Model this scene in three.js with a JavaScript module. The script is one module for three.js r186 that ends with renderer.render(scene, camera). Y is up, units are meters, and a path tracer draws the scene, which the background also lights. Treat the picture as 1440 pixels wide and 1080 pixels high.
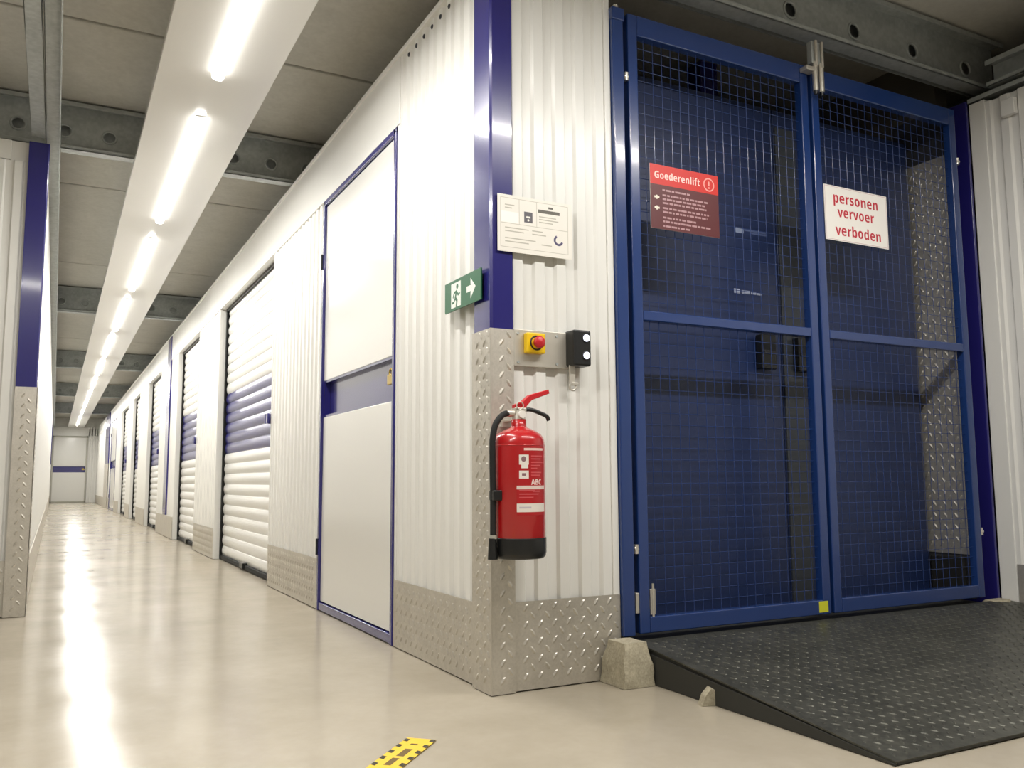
import * as THREE from 'three';
import { RoundedBoxGeometry } from 'three/addons/geometries/RoundedBoxGeometry.js';
import { mergeGeometries } from 'three/addons/utils/BufferGeometryUtils.js';
import { RectAreaLightUniformsLib } from 'three/addons/lights/RectAreaLightUniformsLib.js';

// ---------------------------------------------------------------- camera, light, exposure
const scene = new THREE.Scene();
scene.background = new THREE.Color(0x000000);
const renderer = new THREE.WebGLRenderer({ antialias: true });
renderer.toneMapping = THREE.LinearToneMapping;
renderer.toneMappingExposure = 2.95;
renderer.shadowMap.enabled = true;
RectAreaLightUniformsLib.init();

const FOCAL = 1216, FRAME_H = 1080;
const camera = new THREE.PerspectiveCamera(2 * Math.atan(FRAME_H / 2 / FOCAL) * 180 / Math.PI, 4 / 3, 0.05, 80);
camera.position.set(0, 0.72, 0);
{
  const P = 6.33 * Math.PI / 180, Y = 27.8 * Math.PI / 180;
  camera.lookAt(Math.sin(Y) * Math.cos(P), 0.72 + Math.sin(P), -Math.cos(Y) * Math.cos(P));
  camera.rotateZ(-0.34 * Math.PI / 180);
}
const LAMP_COLOR = new THREE.Color(1.0, 0.972, 0.925);
const LAMP_POWER = 31;          // radiance of the corridor strips
const LOBBY_POWER = 52;         // radiance of the strips over the junction in front of the lift

// ---------------------------------------------------------------- helpers
let seed = 7;
const rnd = () => { seed = (seed * 1664525 + 1013904223) >>> 0; return seed / 4294967296; };
const taken = {};
function numbered(name) {
  if (!(name in taken)) { taken[name] = 0; return name; }
  taken[name]++;
  return name + '_' + String(taken[name]).padStart(3, '0');
}
function thing(name, label, category, group, kind) {
  const g = new THREE.Group();
  g.name = numbered(name);
  g.userData = { label, category };
  if (group) g.userData.group = group;
  if (kind) g.userData.kind = kind;
  scene.add(g);
  return g;
}
const structure = (name, label, category) => {
  const g = new THREE.Group(); g.name = name; g.userData = { label, category, kind: 'structure' }; scene.add(g); return g;
};
function part(name, geo, mat, parent, label) {
  const m = new THREE.Mesh(geo, mat);
  m.name = name; m.castShadow = true; m.receiveShadow = true;
  if (label) m.userData.label = label;
  parent.add(m);
  return m;
}
function prep(g) {
  const n = g.index ? g.toNonIndexed() : g.clone();
  for (const k of Object.keys(n.attributes)) if (!['position', 'normal', 'uv'].includes(k)) n.deleteAttribute(k);
  if (!n.attributes.uv) n.setAttribute('uv', new THREE.BufferAttribute(new Float32Array(n.attributes.position.count * 2), 2));
  if (!n.attributes.normal) n.computeVertexNormals();
  return n;
}
const merge = (list) => mergeGeometries(list.map(prep));
const box = (x0, x1, y0, y1, z0, z1) => {
  const g = new THREE.BoxGeometry(Math.abs(x1 - x0), Math.abs(y1 - y0), Math.abs(z1 - z0));
  return g.translate((x0 + x1) / 2, (y0 + y1) / 2, (z0 + z1) / 2);
};
const rbox = (x0, x1, y0, y1, z0, z1, r = 0.004, s = 2) => {
  const g = new RoundedBoxGeometry(Math.abs(x1 - x0), Math.abs(y1 - y0), Math.abs(z1 - z0), s, r);
  return g.translate((x0 + x1) / 2, (y0 + y1) / 2, (z0 + z1) / 2);
};
function uvMetres(g) {          // uv in metres from the dominant face direction
  const n = prep(g), p = n.attributes.position, q = n.attributes.normal, u = n.attributes.uv;
  for (let i = 0; i < p.count; i++) {
    const ax = Math.abs(q.getX(i)), ay = Math.abs(q.getY(i)), az = Math.abs(q.getZ(i));
    if (ay >= ax && ay >= az) u.setXY(i, p.getX(i), p.getZ(i));
    else if (ax >= az) u.setXY(i, p.getZ(i), p.getY(i));
    else u.setXY(i, p.getX(i), p.getY(i));
  }
  return n;
}
const cyl = (r0, r1, h, n = 24) => new THREE.CylinderGeometry(r0, r1, h, n);
const tube = (pts, r, seg = 40, rad = 10) => new THREE.TubeGeometry(new THREE.CatmullRomCurve3(pts.map((p) => new THREE.Vector3(...p))), seg, r, rad, false);
const V2 = (x, y) => new THREE.Vector2(x, y);

// a plan outline [[x, z], ...] raised from y0 to y1
function raise(outline, y0, y1, bevel = 0) {
  const s = new THREE.Shape(outline.map(([x, z]) => V2(x, -z)));
  const g = new THREE.ExtrudeGeometry(s, { depth: y1 - y0 - 2 * bevel, bevelEnabled: bevel > 0, bevelSize: bevel, bevelThickness: bevel, bevelSegments: 1 });
  return g.rotateX(-Math.PI / 2).translate(0, y0 + bevel, 0);
}
// ribbed sheet: u along +x from 0 to w, crest at z = 0, valley at z = -d, height 0..h
const RIB = 0.0915;
function ribbed(w, h, phase = 0, d = 0.012, back = 0.03) {
  const pts = [];
  const prof = (u) => {        // trapezoid profile, one rib per pitch
    const t = (((u + phase) / RIB) % 1 + 1) % 1;
    if (t < 0.42) return 0; if (t < 0.52) return -d * (t - 0.42) / 0.10; if (t < 0.90) return -d; return -d * (1 - (t - 0.90) / 0.10);
  };
  const us = new Set([0, w]);
  for (let k = Math.floor(phase / RIB) - 1; k * RIB - phase < w + RIB; k++)
    for (const f of [0, 0.42, 0.52, 0.90]) { const u = (k + f) * RIB - phase; if (u > 1e-4 && u < w - 1e-4) us.add(+u.toFixed(5)); }
  [...us].sort((a, b) => a - b).forEach((u) => pts.push([u, prof(Math.min(Math.max(u, 1e-6), w - 1e-6))]));
  const outline = [[0, -back], ...pts, [w, -back]];
  return raise(outline, 0, h);
}
// place a sheet built in (u, height, outward) on a wall
const faceMinusX = (g, x, y, z) => g.rotateY(-Math.PI / 2).translate(x, y, z);   // u -> +z, outward -> -x
const facePlusX = (g, x, y, z) => g.rotateY(Math.PI / 2).translate(x, y, z);     // u -> -z, outward -> +x
const facePlusZ = (g, x, y, z) => g.translate(x, y, z);

// raised lozenges of chequer plate on a w x h sheet, front face at z = 0, thickness t behind it
function chequer(w, h, { pitch = 0.058, t = 0.003, len = 0.034, wid = 0.013, up = 0.0032, edge = 0.006 } = {}) {
  const pos = [], nor = [], uv = [];
  const L = len / 2, W = wid / 2;
  const base = [[-L, 0], [-L * 0.45, -W], [L * 0.45, -W], [L, 0], [L * 0.45, W], [-L * 0.45, W]];
  const top = [[-L * 0.55, 0], [L * 0.55, 0]];
  const A = new THREE.Vector3(), B = new THREE.Vector3(), C = new THREE.Vector3(), n = new THREE.Vector3();
  const tri = (a, b, c) => {
    A.set(...a); B.set(...b); C.set(...c);
    n.subVectors(B, A).cross(C.clone().sub(A)).normalize();
    if (n.z < 0) { const q = b; b = c; c = q; n.negate(); }
    for (const v of [a, b, c]) { pos.push(...v); nor.push(n.x, n.y, n.z); uv.push(v[0], v[1]); }
  };
  const loz = (cx, cy, a) => {
    const ca = Math.cos(a), sa = Math.sin(a);
    const P = ([x, y], z) => [cx + x * ca - y * sa, cy + x * sa + y * ca, z];
    const b = base.map((p) => P(p, 0)), q = top.map((p) => P(p, up));
    tri(b[0], b[1], q[0]); tri(b[1], b[2], q[1]); tri(b[1], q[1], q[0]); tri(b[2], b[3], q[1]);
    tri(b[3], b[4], q[1]); tri(b[4], b[5], q[0]); tri(b[4], q[0], q[1]); tri(b[5], b[0], q[0]);
  };
  const R = len * 0.38 + edge;
  for (let i = 0; i * pitch / 2 < w; i++) for (let j = 0; j * pitch / 2 < h; j++) {
    if ((i + j) % 2) continue;
    const x = pitch * 0.25 + i * pitch / 2, y = pitch * 0.25 + j * pitch / 2;
    if (x < R || x > w - R || y < R || y > h - R) continue;
    loz(x, y, (i % 2 ? 1 : -1) * Math.PI * 0.30);
  }
  const g = new THREE.BufferGeometry();
  g.setAttribute('position', new THREE.Float32BufferAttribute(pos, 3));
  g.setAttribute('normal', new THREE.Float32BufferAttribute(nor, 3));
  g.setAttribute('uv', new THREE.Float32BufferAttribute(uv, 2));
  const sheet = uvMetres(box(0, w, 0, h, -t, 0));
  return pos.length ? merge([sheet, g]) : sheet;
}

// ---------------------------------------------------------------- procedural textures
function valueNoise(N, cells, s) {
  let q = s; const r = () => { q = (q * 1664525 + 1013904223) >>> 0; return q / 4294967296; };
  const G = Array.from({ length: cells * cells }, r), out = new Float32Array(N * N);
  for (let y = 0; y < N; y++) for (let x = 0; x < N; x++) {
    const fx = x / N * cells, fy = y / N * cells, ix = Math.floor(fx), iy = Math.floor(fy);
    let tx = fx - ix, ty = fy - iy; tx = tx * tx * (3 - 2 * tx); ty = ty * ty * (3 - 2 * ty);
    const at = (a, b) => G[(b % cells) * cells + (a % cells)];
    out[y * N + x] = (at(ix, iy) * (1 - tx) + at(ix + 1, iy) * tx) * (1 - ty) + (at(ix, iy + 1) * (1 - tx) + at(ix + 1, iy + 1) * tx) * ty;
  }
  return out;
}
function fbm(N, list, s) {
  const o = new Float32Array(N * N); let tot = 0;
  list.forEach(([c, a], i) => { const n = valueNoise(N, c, s + i * 77); tot += a; for (let k = 0; k < o.length; k++) o[k] += n[k] * a; });
  for (let k = 0; k < o.length; k++) o[k] /= tot;
  return o;
}
function tex(N, fn, srgb, repeat) {
  const d = new Uint8Array(N * N * 4);
  for (let k = 0; k < N * N; k++) { const c = fn(k); d[k * 4] = c[0]; d[k * 4 + 1] = c[1]; d[k * 4 + 2] = c[2]; d[k * 4 + 3] = 255; }
  const t = new THREE.DataTexture(d, N, N);
  t.wrapS = t.wrapT = THREE.RepeatWrapping; t.magFilter = THREE.LinearFilter; t.minFilter = THREE.LinearMipmapLinearFilter; t.generateMipmaps = true;
  if (srgb) t.colorSpace = THREE.SRGBColorSpace;
  t.repeat.set(repeat, repeat); t.needsUpdate = true;
  return t;
}
const grey = (v) => { v = Math.max(0, Math.min(255, v)); return [v, v, v]; };
const nFloor = fbm(512, [[4, 1], [9, 0.8], [22, 0.5], [64, 0.35], [200, 0.25]], 11);
const nWave = fbm(512, [[5, 0.8], [9, 0.8], [16, 0.35]], 41);
const nFine = fbm(256, [[8, 0.6], [24, 0.6], [64, 0.8], [128, 1]], 71);
const nGalv = fbm(256, [[10, 0.7], [32, 1], [64, 0.6]], 91);
const floorMap = tex(512, (k) => { const v = (nFloor[k] - 0.5); return [172 + v * 30, 163 + v * 30, 146 + v * 32]; }, true, 1 / 3.1);
const floorRough = tex(512, (k) => grey(52 + (nFloor[k] - 0.5) * 40), false, 1 / 2.3);
const deckMap = tex(256, (k) => { const v = nFine[k] - 0.5; return [208 + v * 22, 206 + v * 22, 198 + v * 22]; }, true, 1 / 1.7);
const galvMap = tex(256, (k) => { const v = nGalv[k] - 0.5; return [180 + v * 36, 185 + v * 36, 184 + v * 36]; }, true, 1 / 0.6);
const plateMap = tex(256, (k) => { const v = nFine[k] - 0.5; return [204 + v * 30, 199 + v * 30, 189 + v * 30]; }, true, 1 / 0.5);
const rampMap = tex(256, (k) => { const v = nFine[k] - 0.5; return [104 + v * 70, 104 + v * 68, 98 + v * 64]; }, true, 1 / 0.9);
const concreteMap = tex(256, (k) => { const v = nFine[k] - 0.5; return [168 + v * 70, 160 + v * 68, 138 + v * 62]; }, true, 1 / 0.4);

// ---------------------------------------------------------------- materials
const std = (o) => new THREE.MeshStandardMaterial(o), phy = (o) => new THREE.MeshPhysicalMaterial(o);
const M = {
  floor: phy({ map: floorMap, roughness: 1, roughnessMap: floorRough, metalness: 0, ior: 1.29 }),
  white: phy({ color: 0xe8e7e2, roughness: 0.34, clearcoat: 0.25, clearcoatRoughness: 0.22 }),
  whiteDoor: phy({ color: 0xe5e4df, roughness: 0.22, clearcoat: 0.4, clearcoatRoughness: 0.1 }),
  slat: phy({ color: 0xe3e2de, roughness: 0.3, clearcoat: 0.3, clearcoatRoughness: 0.15 }),
  slatBlue: phy({ color: 0x2b2a72, roughness: 0.3, clearcoat: 0.3, clearcoatRoughness: 0.15 }),
  tray: phy({ color: 0xe4e3df, roughness: 0.3, clearcoat: 0.3, clearcoatRoughness: 0.12 }),
  navy: phy({ color: 0x262370, roughness: 0.24, clearcoat: 0.6, clearcoatRoughness: 0.08 }),
  gate: phy({ color: 0x1b3872, roughness: 0.26, clearcoat: 0.6, clearcoatRoughness: 0.1 }),
  liftDoor: phy({ color: 0x1d2d56, roughness: 0.42, clearcoat: 0.15, clearcoatRoughness: 0.3 }),
  plate: std({ map: plateMap, color: 0xffffff, metalness: 0.7, roughness: 0.46 }),
  plateFar: std({ map: plateMap, color: 0xffffff, metalness: 0.7, roughness: 0.5 }),
  ramp: std({ map: rampMap, color: 0xd2d2cc, metalness: 0.55, roughness: 0.42 }),
  rampSide: std({ color: 0x3a3a36, metalness: 0.3, roughness: 0.6 }),
  galv: std({ map: galvMap, metalness: 0.35, roughness: 0.5 }),
  deck: std({ map: deckMap, roughness: 0.85 }),
  steel: std({ color: 0xcfcabf, metalness: 0.6, roughness: 0.4 }),
  chrome: std({ color: 0xf2ede2, metalness: 0.9, roughness: 0.3 }),
  brass: std({ color: 0xb49a4a, metalness: 0.9, roughness: 0.3 }),
  dark: std({ color: 0x1d1d1c, roughness: 0.6 }),
  darkGrey: std({ color: 0x34353a, roughness: 0.55 }),
  black: phy({ color: 0x111213, roughness: 0.4, clearcoat: 0.2 }),
  rubber: std({ color: 0x151515, roughness: 0.75 }),
  red: phy({ color: 0xb3151b, roughness: 0.28, clearcoat: 0.6, clearcoatRoughness: 0.1 }),
  redPlastic: phy({ color: 0xc4222a, roughness: 0.35 }),
  yellow: phy({ color: 0xf0c60e, roughness: 0.4 }),
  sticker: std({ color: 0xd8d832, roughness: 0.5 }),
  concrete: std({ map: concreteMap, roughness: 0.85 }),
  sign: std({ color: 0xece9e2, roughness: 0.4 }),
  green: std({ color: 0x175c3a, roughness: 0.4 }),
  shaft: std({ color: 0x6f6a5f, roughness: 0.75 }),
  seal: std({ color: 0x3c4148, roughness: 0.5 }),
  tag: std({ color: 0xb5b3a8, roughness: 0.5, metalness: 0.3 }),
  lamp: std({ color: 0xffffff, emissive: LAMP_COLOR, emissiveIntensity: 3, roughness: 0.5 }),
  button: std({ color: 0xf4f4ff, emissive: 0xe4ecff, emissiveIntensity: 0.9, roughness: 0.4 }),
};
function canvasMat(w, h, draw, o = {}) {
  const c = document.createElement('canvas'); c.width = w; c.height = h;
  const g = c.getContext('2d'); draw(g, w, h);
  const t = new THREE.CanvasTexture(c); t.colorSpace = THREE.SRGBColorSpace; t.anisotropy = 8;
  return std({ map: t, roughness: 0.42, ...o });
}

// ---------------------------------------------------------------- main dimensions
const XA = 1.352, ZB = -2.70;               // corridor's right wall, lift wall
const XL = -0.12, ZL = -5.50;               // corridor's left wall, its corner
const XD = 4.12;                            // side wall to the right of the lift
const TOP = 2.71, DECK = 3.05, ZEND = -35, ZREAR = 2.6, XW = -5.2, XE = 7.2;

// ---------------------------------------------------------------- floor, ceiling, outer walls
{
  const f = structure('floor', 'glossy beige epoxy floor of the corridor and junction', 'floor');
  part('floor_slab', box(XW - 0.2, XE + 0.2, -0.15, -0.03, ZEND - 0.2, ZREAR + 0.2), M.concrete, f);
  // poured coating: level to within a fraction of a millimetre, like any trowelled epoxy
  const W = XE - XW + 0.4, D = ZREAR - ZEND + 0.4, nx = Math.round(W / 0.075), nz = Math.round(D / 0.065);
  const g = new THREE.PlaneGeometry(W, D, nx, nz).rotateX(-Math.PI / 2).translate(XW - 0.2 + W / 2, 0, ZEND - 0.2 + D / 2);
  const p = g.attributes.position, u = g.attributes.uv, N = 512;
  const at = (x, z, m) => {
    let a = x / m * N, b = z / m * N; a -= Math.floor(a / N) * N; b -= Math.floor(b / N) * N;
    const i = Math.floor(a), j = Math.floor(b), s = a - i, t = b - j, q = (c, d) => nWave[(d % N) * N + (c % N)];
    return (q(i, j) * (1 - s) + q(i + 1, j) * s) * (1 - t) + (q(i, j + 1) * (1 - s) + q(i + 1, j + 1) * s) * t - 0.5;
  };
  for (let i = 0; i < p.count; i++) {
    const x = p.getX(i), z = p.getZ(i);
    p.setY(i, -0.0022 + 0.0052 * at(x, z, 2.3)); u.setXY(i, x, z);
  }
  g.computeVertexNormals();
  part('floor_coating', g, M.floor, f);
  const c = structure('ceiling', 'grey concrete deck panels above the steel beams', 'ceiling');
  part('ceiling_slab', uvMetres(box(XW - 0.2, XE + 0.2, DECK + 0.06, DECK + 0.2, ZEND - 0.2, ZREAR + 0.2)), M.deck, c);
  const zs = []; for (let z = -4.69 + 2.74 * 3; z > ZEND - 3; z -= 2.74) zs.push(z);
  const xs = [XW - 0.2, -2.4, 2.05, 4.9, XE + 0.2];
  for (let i = 0; i + 1 < zs.length; i++) for (let k = 0; k + 1 < xs.length; k++) {
    const z0 = Math.max(zs[i + 1] + 0.012, ZEND - 0.2), z1 = Math.min(zs[i] - 0.012, ZREAR + 0.2);
    if (z1 - z0 < 0.05) continue;
    part('deck_panel', uvMetres(rbox(xs[k] + 0.005, xs[k + 1] - 0.005, DECK, DECK + 0.06, z0, z1, 0.008, 1)), M.deck, c);
  }
  const w = (n, l, g) => part('wall_panel', uvMetres(g), M.white, structure(n, l, 'wall'));
  w('wall_rear', 'white wall behind the camera closing the junction', box(XW - 0.2, XE + 0.2, 0, DECK, ZREAR, ZREAR + 0.15));
  w('wall_outer_left', 'white outer wall at the end of the cross corridor', box(XW - 0.2, XW, 0, DECK, ZEND, ZREAR));
  w('wall_outer_right', 'white outer wall beyond the lift lobby side wall', box(XE, XE + 0.2, 0, DECK, ZEND, ZREAR));
}

// ---------------------------------------------------------------- corridor's right wall with its openings
// openings along z, near edge first: [near, far, kind]
const OPEN = [[-3.69, -4.93, 'swing'], [-6.25, -8.58, 'roll'], [-9.93, -11.75, 'roll'], [-13.75, -15.65, 'roll'], [-17.35, -18.95, 'roll'], [-20.2, -22.3, 'roll'], [-23.9, -26.2, 'swing']];
const wallRight = structure('wall_right', 'white ribbed wall with storage doors along the corridor', 'wall');
{
  part('backing', box(1.50, 1.58, 0, TOP, ZEND, -2.86), M.white, wallRight);
  const solid = []; let z = -2.73;
  for (const [a, b] of OPEN) { solid.push([z, a]); z = b; }
  solid.push([z, ZEND]);
  solid.forEach(([a, b], i) => {
    const first = i === 0, h = first ? TOP : 2.375;
    part('wall_core', box(1.374, 1.50, 0, h, b, a), M.white, wallRight);
    const inset = first ? 0 : 0.02;
    part('ribbed_panel', faceMinusX(ribbed(a - b - inset - 0.02, h - 0.004), XA, 0, b + 0.02), M.white, wallRight);
    if (!first) part('jamb_flashing', rbox(1.347, 1.50, 0, 2.37, a - 0.022, a - 0.001, 0.003, 1), M.white, wallRight);
    if (i < solid.length - 1) part('jamb_flashing', rbox(1.347, 1.50, 0, 2.37, b + 0.001, b + 0.022, 0.003, 1), M.white, wallRight);
  });
  // flat fascia above the doors, in lengths
  const joints = [-3.66, -9.2, -14.6, -19.6, -25, -30, ZEND];
  for (let i = 0; i + 1 < joints.length; i++) part('fascia_panel', rbox(1.346, 1.50, 2.372, TOP, joints[i + 1] + 0.002, joints[i] - 0.002, 0.004, 1), M.white, wallRight);
  part('top_rail', rbox(1.338, 1.54, TOP - 0.012, TOP + 0.012, ZEND, -2.72, 0.003, 1), M.white, wallRight);
  // screw heads along the top of the first ribbed panel
  const sc = new THREE.SphereGeometry(0.011, 10, 6);
  for (let k = 0; k < 6; k++) part('screw_head', sc.clone().scale(0.6, 1, 1).translate(1.352, 2.662, -3.098 - k * RIB), M.darkGrey, wallRight);
}
// swing doors with the recessed blue band
const swingText = ['plain white swing door with blue frame and recessed blue lock band beside the lift corner', 'distant white swing door with small blue band in the right wall'];
let doorNo = 0, swingNo = 0, rollNo = 0;
function lockBand(parent, put, w) {      // built in (u, y, outward): u 0..w
  part('lock_band', put(box(0.03, w - 0.03, 1.085, 1.29, -0.05, -0.035)), M.navy, parent, 'recessed blue band');
  part('band_edge', put(merge([box(0.03, w - 0.03, 1.28, 1.292, -0.035, -0.004), box(0.03, w - 0.03, 1.083, 1.095, -0.035, -0.004), box(0.03, 0.045, 1.095, 1.28, -0.035, -0.004)])), M.navy, parent);
  const lk = part('lock', put(rbox(w - 0.16, w - 0.07, 1.165, 1.215, -0.036, -0.012, 0.005)), M.brass, parent, 'brass slide lock');
  part('padlock_shackle', put(new THREE.TorusGeometry(0.017, 0.005, 8, 16).translate(w - 0.115, 1.222, -0.016)), M.brass, lk);
}
function swingDoor(a, b, text) {
  const d = structure('door_' + (++doorNo), text, 'door');
  const w = a - b, H = 2.365;
  const put = (g) => faceMinusX(prep(g), XA, 0, b);
  const fr = 0.03;
  part('frame', put(merge([rbox(0, fr, 0, H, -0.1, 0.012, 0.004), rbox(w - fr, w, 0, H, -0.1, 0.012, 0.004), rbox(0, w, H - fr, H, -0.1, 0.012, 0.004), rbox(0, w, 0.004, 0.045, -0.1, 0.008, 0.004)])), M.navy, d, 'thin blue frame');
  part('leaf_panel', put(rbox(fr + 0.004, w - fr - 0.004, 1.292, H - fr - 0.004, -0.05, -0.002, 0.004)), M.whiteDoor, d, 'white upper panel');
  part('leaf_panel', put(rbox(fr + 0.004, w - fr - 0.004, 0.05, 1.083, -0.05, -0.002, 0.004)), M.whiteDoor, d, 'white lower panel');
  lockBand(d, put, w);
  part('hinge', put(cyl(0.008, 0.008, 0.09, 10).translate(0.006, 0.35, 0.014)), M.dark, d);
  part('hinge', put(cyl(0.008, 0.008, 0.09, 10).translate(0.006, 2.0, 0.014)), M.dark, d);
}
// one curtain slat: convex face with a groove below, outward towards -x
const PITCH = 0.0945, NSLAT = 25;
const slatUnit = (() => {
  // outward -> -x, length along +z (0..1)
  const s = new THREE.Shape(), n = 7;
  s.moveTo(0.012, 0);
  s.lineTo(0.012, PITCH); s.lineTo(0, PITCH); s.lineTo(0, PITCH * 0.95);
  for (let i = 0; i <= n; i++) { const t = 1 - i / n; s.lineTo(-0.004 - 0.009 * Math.sin(Math.PI * t), PITCH * (0.08 + 0.84 * t)); }
  s.lineTo(0, PITCH * 0.03); s.lineTo(0, 0); s.closePath();
  return prep(new THREE.ExtrudeGeometry(s, { depth: 1, bevelEnabled: false }));
})();
const rollText = ['nearest white roller shutter with blue slat band, next to the swing door', 'second white roller shutter along the right wall', 'third white roller shutter, just beyond the blue post', 'fourth white roller shutter along the right wall', 'fifth and farthest white roller shutter in the right wall'];
function rollerDoor(a, b, text) {
  const d = structure('door_' + (++doorNo), text, 'door');
  const XC = 1.432, z0 = b + 0.045, z1 = a - 0.045;
  for (let k = 0; k < NSLAT; k++) {
    const y = 0.035 + k * PITCH;
    const blue = y + PITCH / 2 > 0.955 && y + PITCH / 2 < 1.50;
    const m = part('slat', slatUnit, blue ? M.slatBlue : M.slat, d);
    m.position.set(XC, y, z0); m.scale.z = z1 - z0;
  }
  part('guide_rail', merge([box(1.40, 1.455, 0, 2.37, b + 0.023, b + 0.03), box(1.452, 1.46, 0, 2.37, b + 0.023, b + 0.06), box(1.40, 1.407, 0, 2.37, b + 0.023, b + 0.055)]), M.dark, d, 'dark guide rail');
  part('guide_rail', merge([box(1.40, 1.455, 0, 2.37, a - 0.03, a - 0.023), box(1.452, 1.46, 0, 2.37, a - 0.06, a - 0.023), box(1.40, 1.407, 0, 2.37, a - 0.055, a - 0.023)]), M.dark, d, 'dark guide rail');
  part('head_seal', box(1.40, 1.47, 2.345, 2.372, b + 0.023, a - 0.023), M.dark, d);
  part('bottom_bar', rbox(1.405, 1.455, 0.004, 0.04, z0, z1, 0.004, 1), M.rubber, d, 'black rubber bottom bar');
  part('foot_latch', rbox(1.385, 1.43, 0.012, 0.06, (a + b) / 2 - 0.07, (a + b) / 2 + 0.07, 0.006), M.black, d);
  part('lock_lug', merge([rbox(1.315, 1.42, 1.13, 1.2, a - 0.05, a - 0.028, 0.004), rbox(1.318, 1.332, 1.13, 1.2, a - 0.05, a + 0.03, 0.004)]), M.navy, d, 'blue lock lug at the jamb');
}
for (const [a, b, k] of OPEN) k === 'swing' ? swingDoor(a, b, swingText[swingNo++]) : rollerDoor(a, b, rollText[rollNo++]);

// ---------------------------------------------------------------- lift wall, corner post, plates
{
  const w = structure('wall_lift', 'short white ribbed wall between the corner post and the lift gate', 'wall');
  part('wall_core', box(1.37, 1.862, 0, 2.74, -2.86, -2.722), M.white, w);
  part('ribbed_panel', facePlusZ(ribbed(1.862 - 1.37, 2.74, 0.03), 1.37, 0, ZB), M.white, w);
  part('wall_flashing', rbox(1.838, 1.866, 0.0, 2.74, -2.9, -2.694, 0.003, 1), M.white, w);
}
const Lprofile = (x, z, la, lb, t, c) => [[x, z - la], [x, z - c], [x + c, z], [x + lb, z], [x + lb, z - t], [x + t, z - t], [x + t, z - la]];
{
  const p = structure('trim_1', 'tall glossy blue corner post above the chequer plate guard', 'post');
  part('post_profile', raise(Lprofile(1.334, -2.688, 0.135, 0.088, 0.02, 0.008), 1.252, 2.98), M.navy, p);
}
{
  const g = thing('corner_guard', 'tall aluminium chequer plate corner guard under the blue post behind the extinguisher', 'guard');
  part('side_plate', faceMinusX(chequer(0.150, 1.252), 1.331, 0, -2.837), M.plate, g);
  part('front_plate', facePlusZ(chequer(0.093, 1.252), 1.331, 0, -2.685), M.plate, g);
  part('edge_bead', cyl(0.003, 0.003, 1.252, 8).translate(1.333, 0.626, -2.687), M.plate, g);
  const k1 = thing('kick_plate', 'chequer plate kick plate between swing door and corner guard', 'kick plate');
  part('plate_sheet', faceMinusX(chequer(0.84, 0.285), 1.345, 0.003, -3.682), M.plate, k1);
  const k2 = thing('kick_plate', 'chequer plate kick plate under the extinguisher beside the lift gate', 'kick plate');
  part('plate_sheet', facePlusZ(chequer(0.44, 0.297), 1.424, 0.003, -2.692), M.plate, k2);
  const far = [[-4.955, -6.235, 'grey metal kick plate between swing door and nearest roller shutter'], [-8.605, -9.91, 'grey metal kick plate between the first and second roller shutters'],
    [-11.775, -13.73, 'grey metal kick plate below the blue wall post'], [-15.675, -17.33, 'grey metal kick plate between the third and fourth roller shutters'],
    [-18.975, -20.18, 'grey metal kick plate between the fourth and fifth roller shutters'], [-22.325, -23.88, 'grey metal kick plate before the distant swing door'], [-26.225, -34.95, 'grey metal kick plate running to the end of the right wall']];
  far.forEach(([a, b, l], i) => {
    const k = thing('kick_plate', l, 'kick plate');
    part('plate_sheet', i < 2 ? faceMinusX(chequer(a - b, 0.28, { pitch: 0.058 }), 1.345, 0.003, b) : uvMetres(rbox(1.3385, 1.3455, 0.003, 0.28, b, a, 0.002, 1)), i < 2 ? M.plate : M.plateFar, k);
  });
  const p2 = structure('trim_2', 'blue post on the right wall between second and third roller shutters', 'post');
  part('post_profile', rbox(1.334, 1.36, 0.283, 2.70, -12.86, -12.5, 0.006), M.navy, p2);
  const p3 = structure('trim_3', 'distant blue post on the right wall beyond the far swing door', 'post');
  part('post_profile', rbox(1.32, 1.36, 1.25, 2.70, -28.8, -27.0, 0.006), M.navy, p3);
  const g3 = thing('corner_guard', 'distant chequer plate guard under the far blue post', 'guard');
  part('plate_sheet', uvMetres(rbox(1.318, 1.335, 0, 1.25, -28.8, -27.0, 0.003, 1)), M.plateFar, g3);
}

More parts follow.
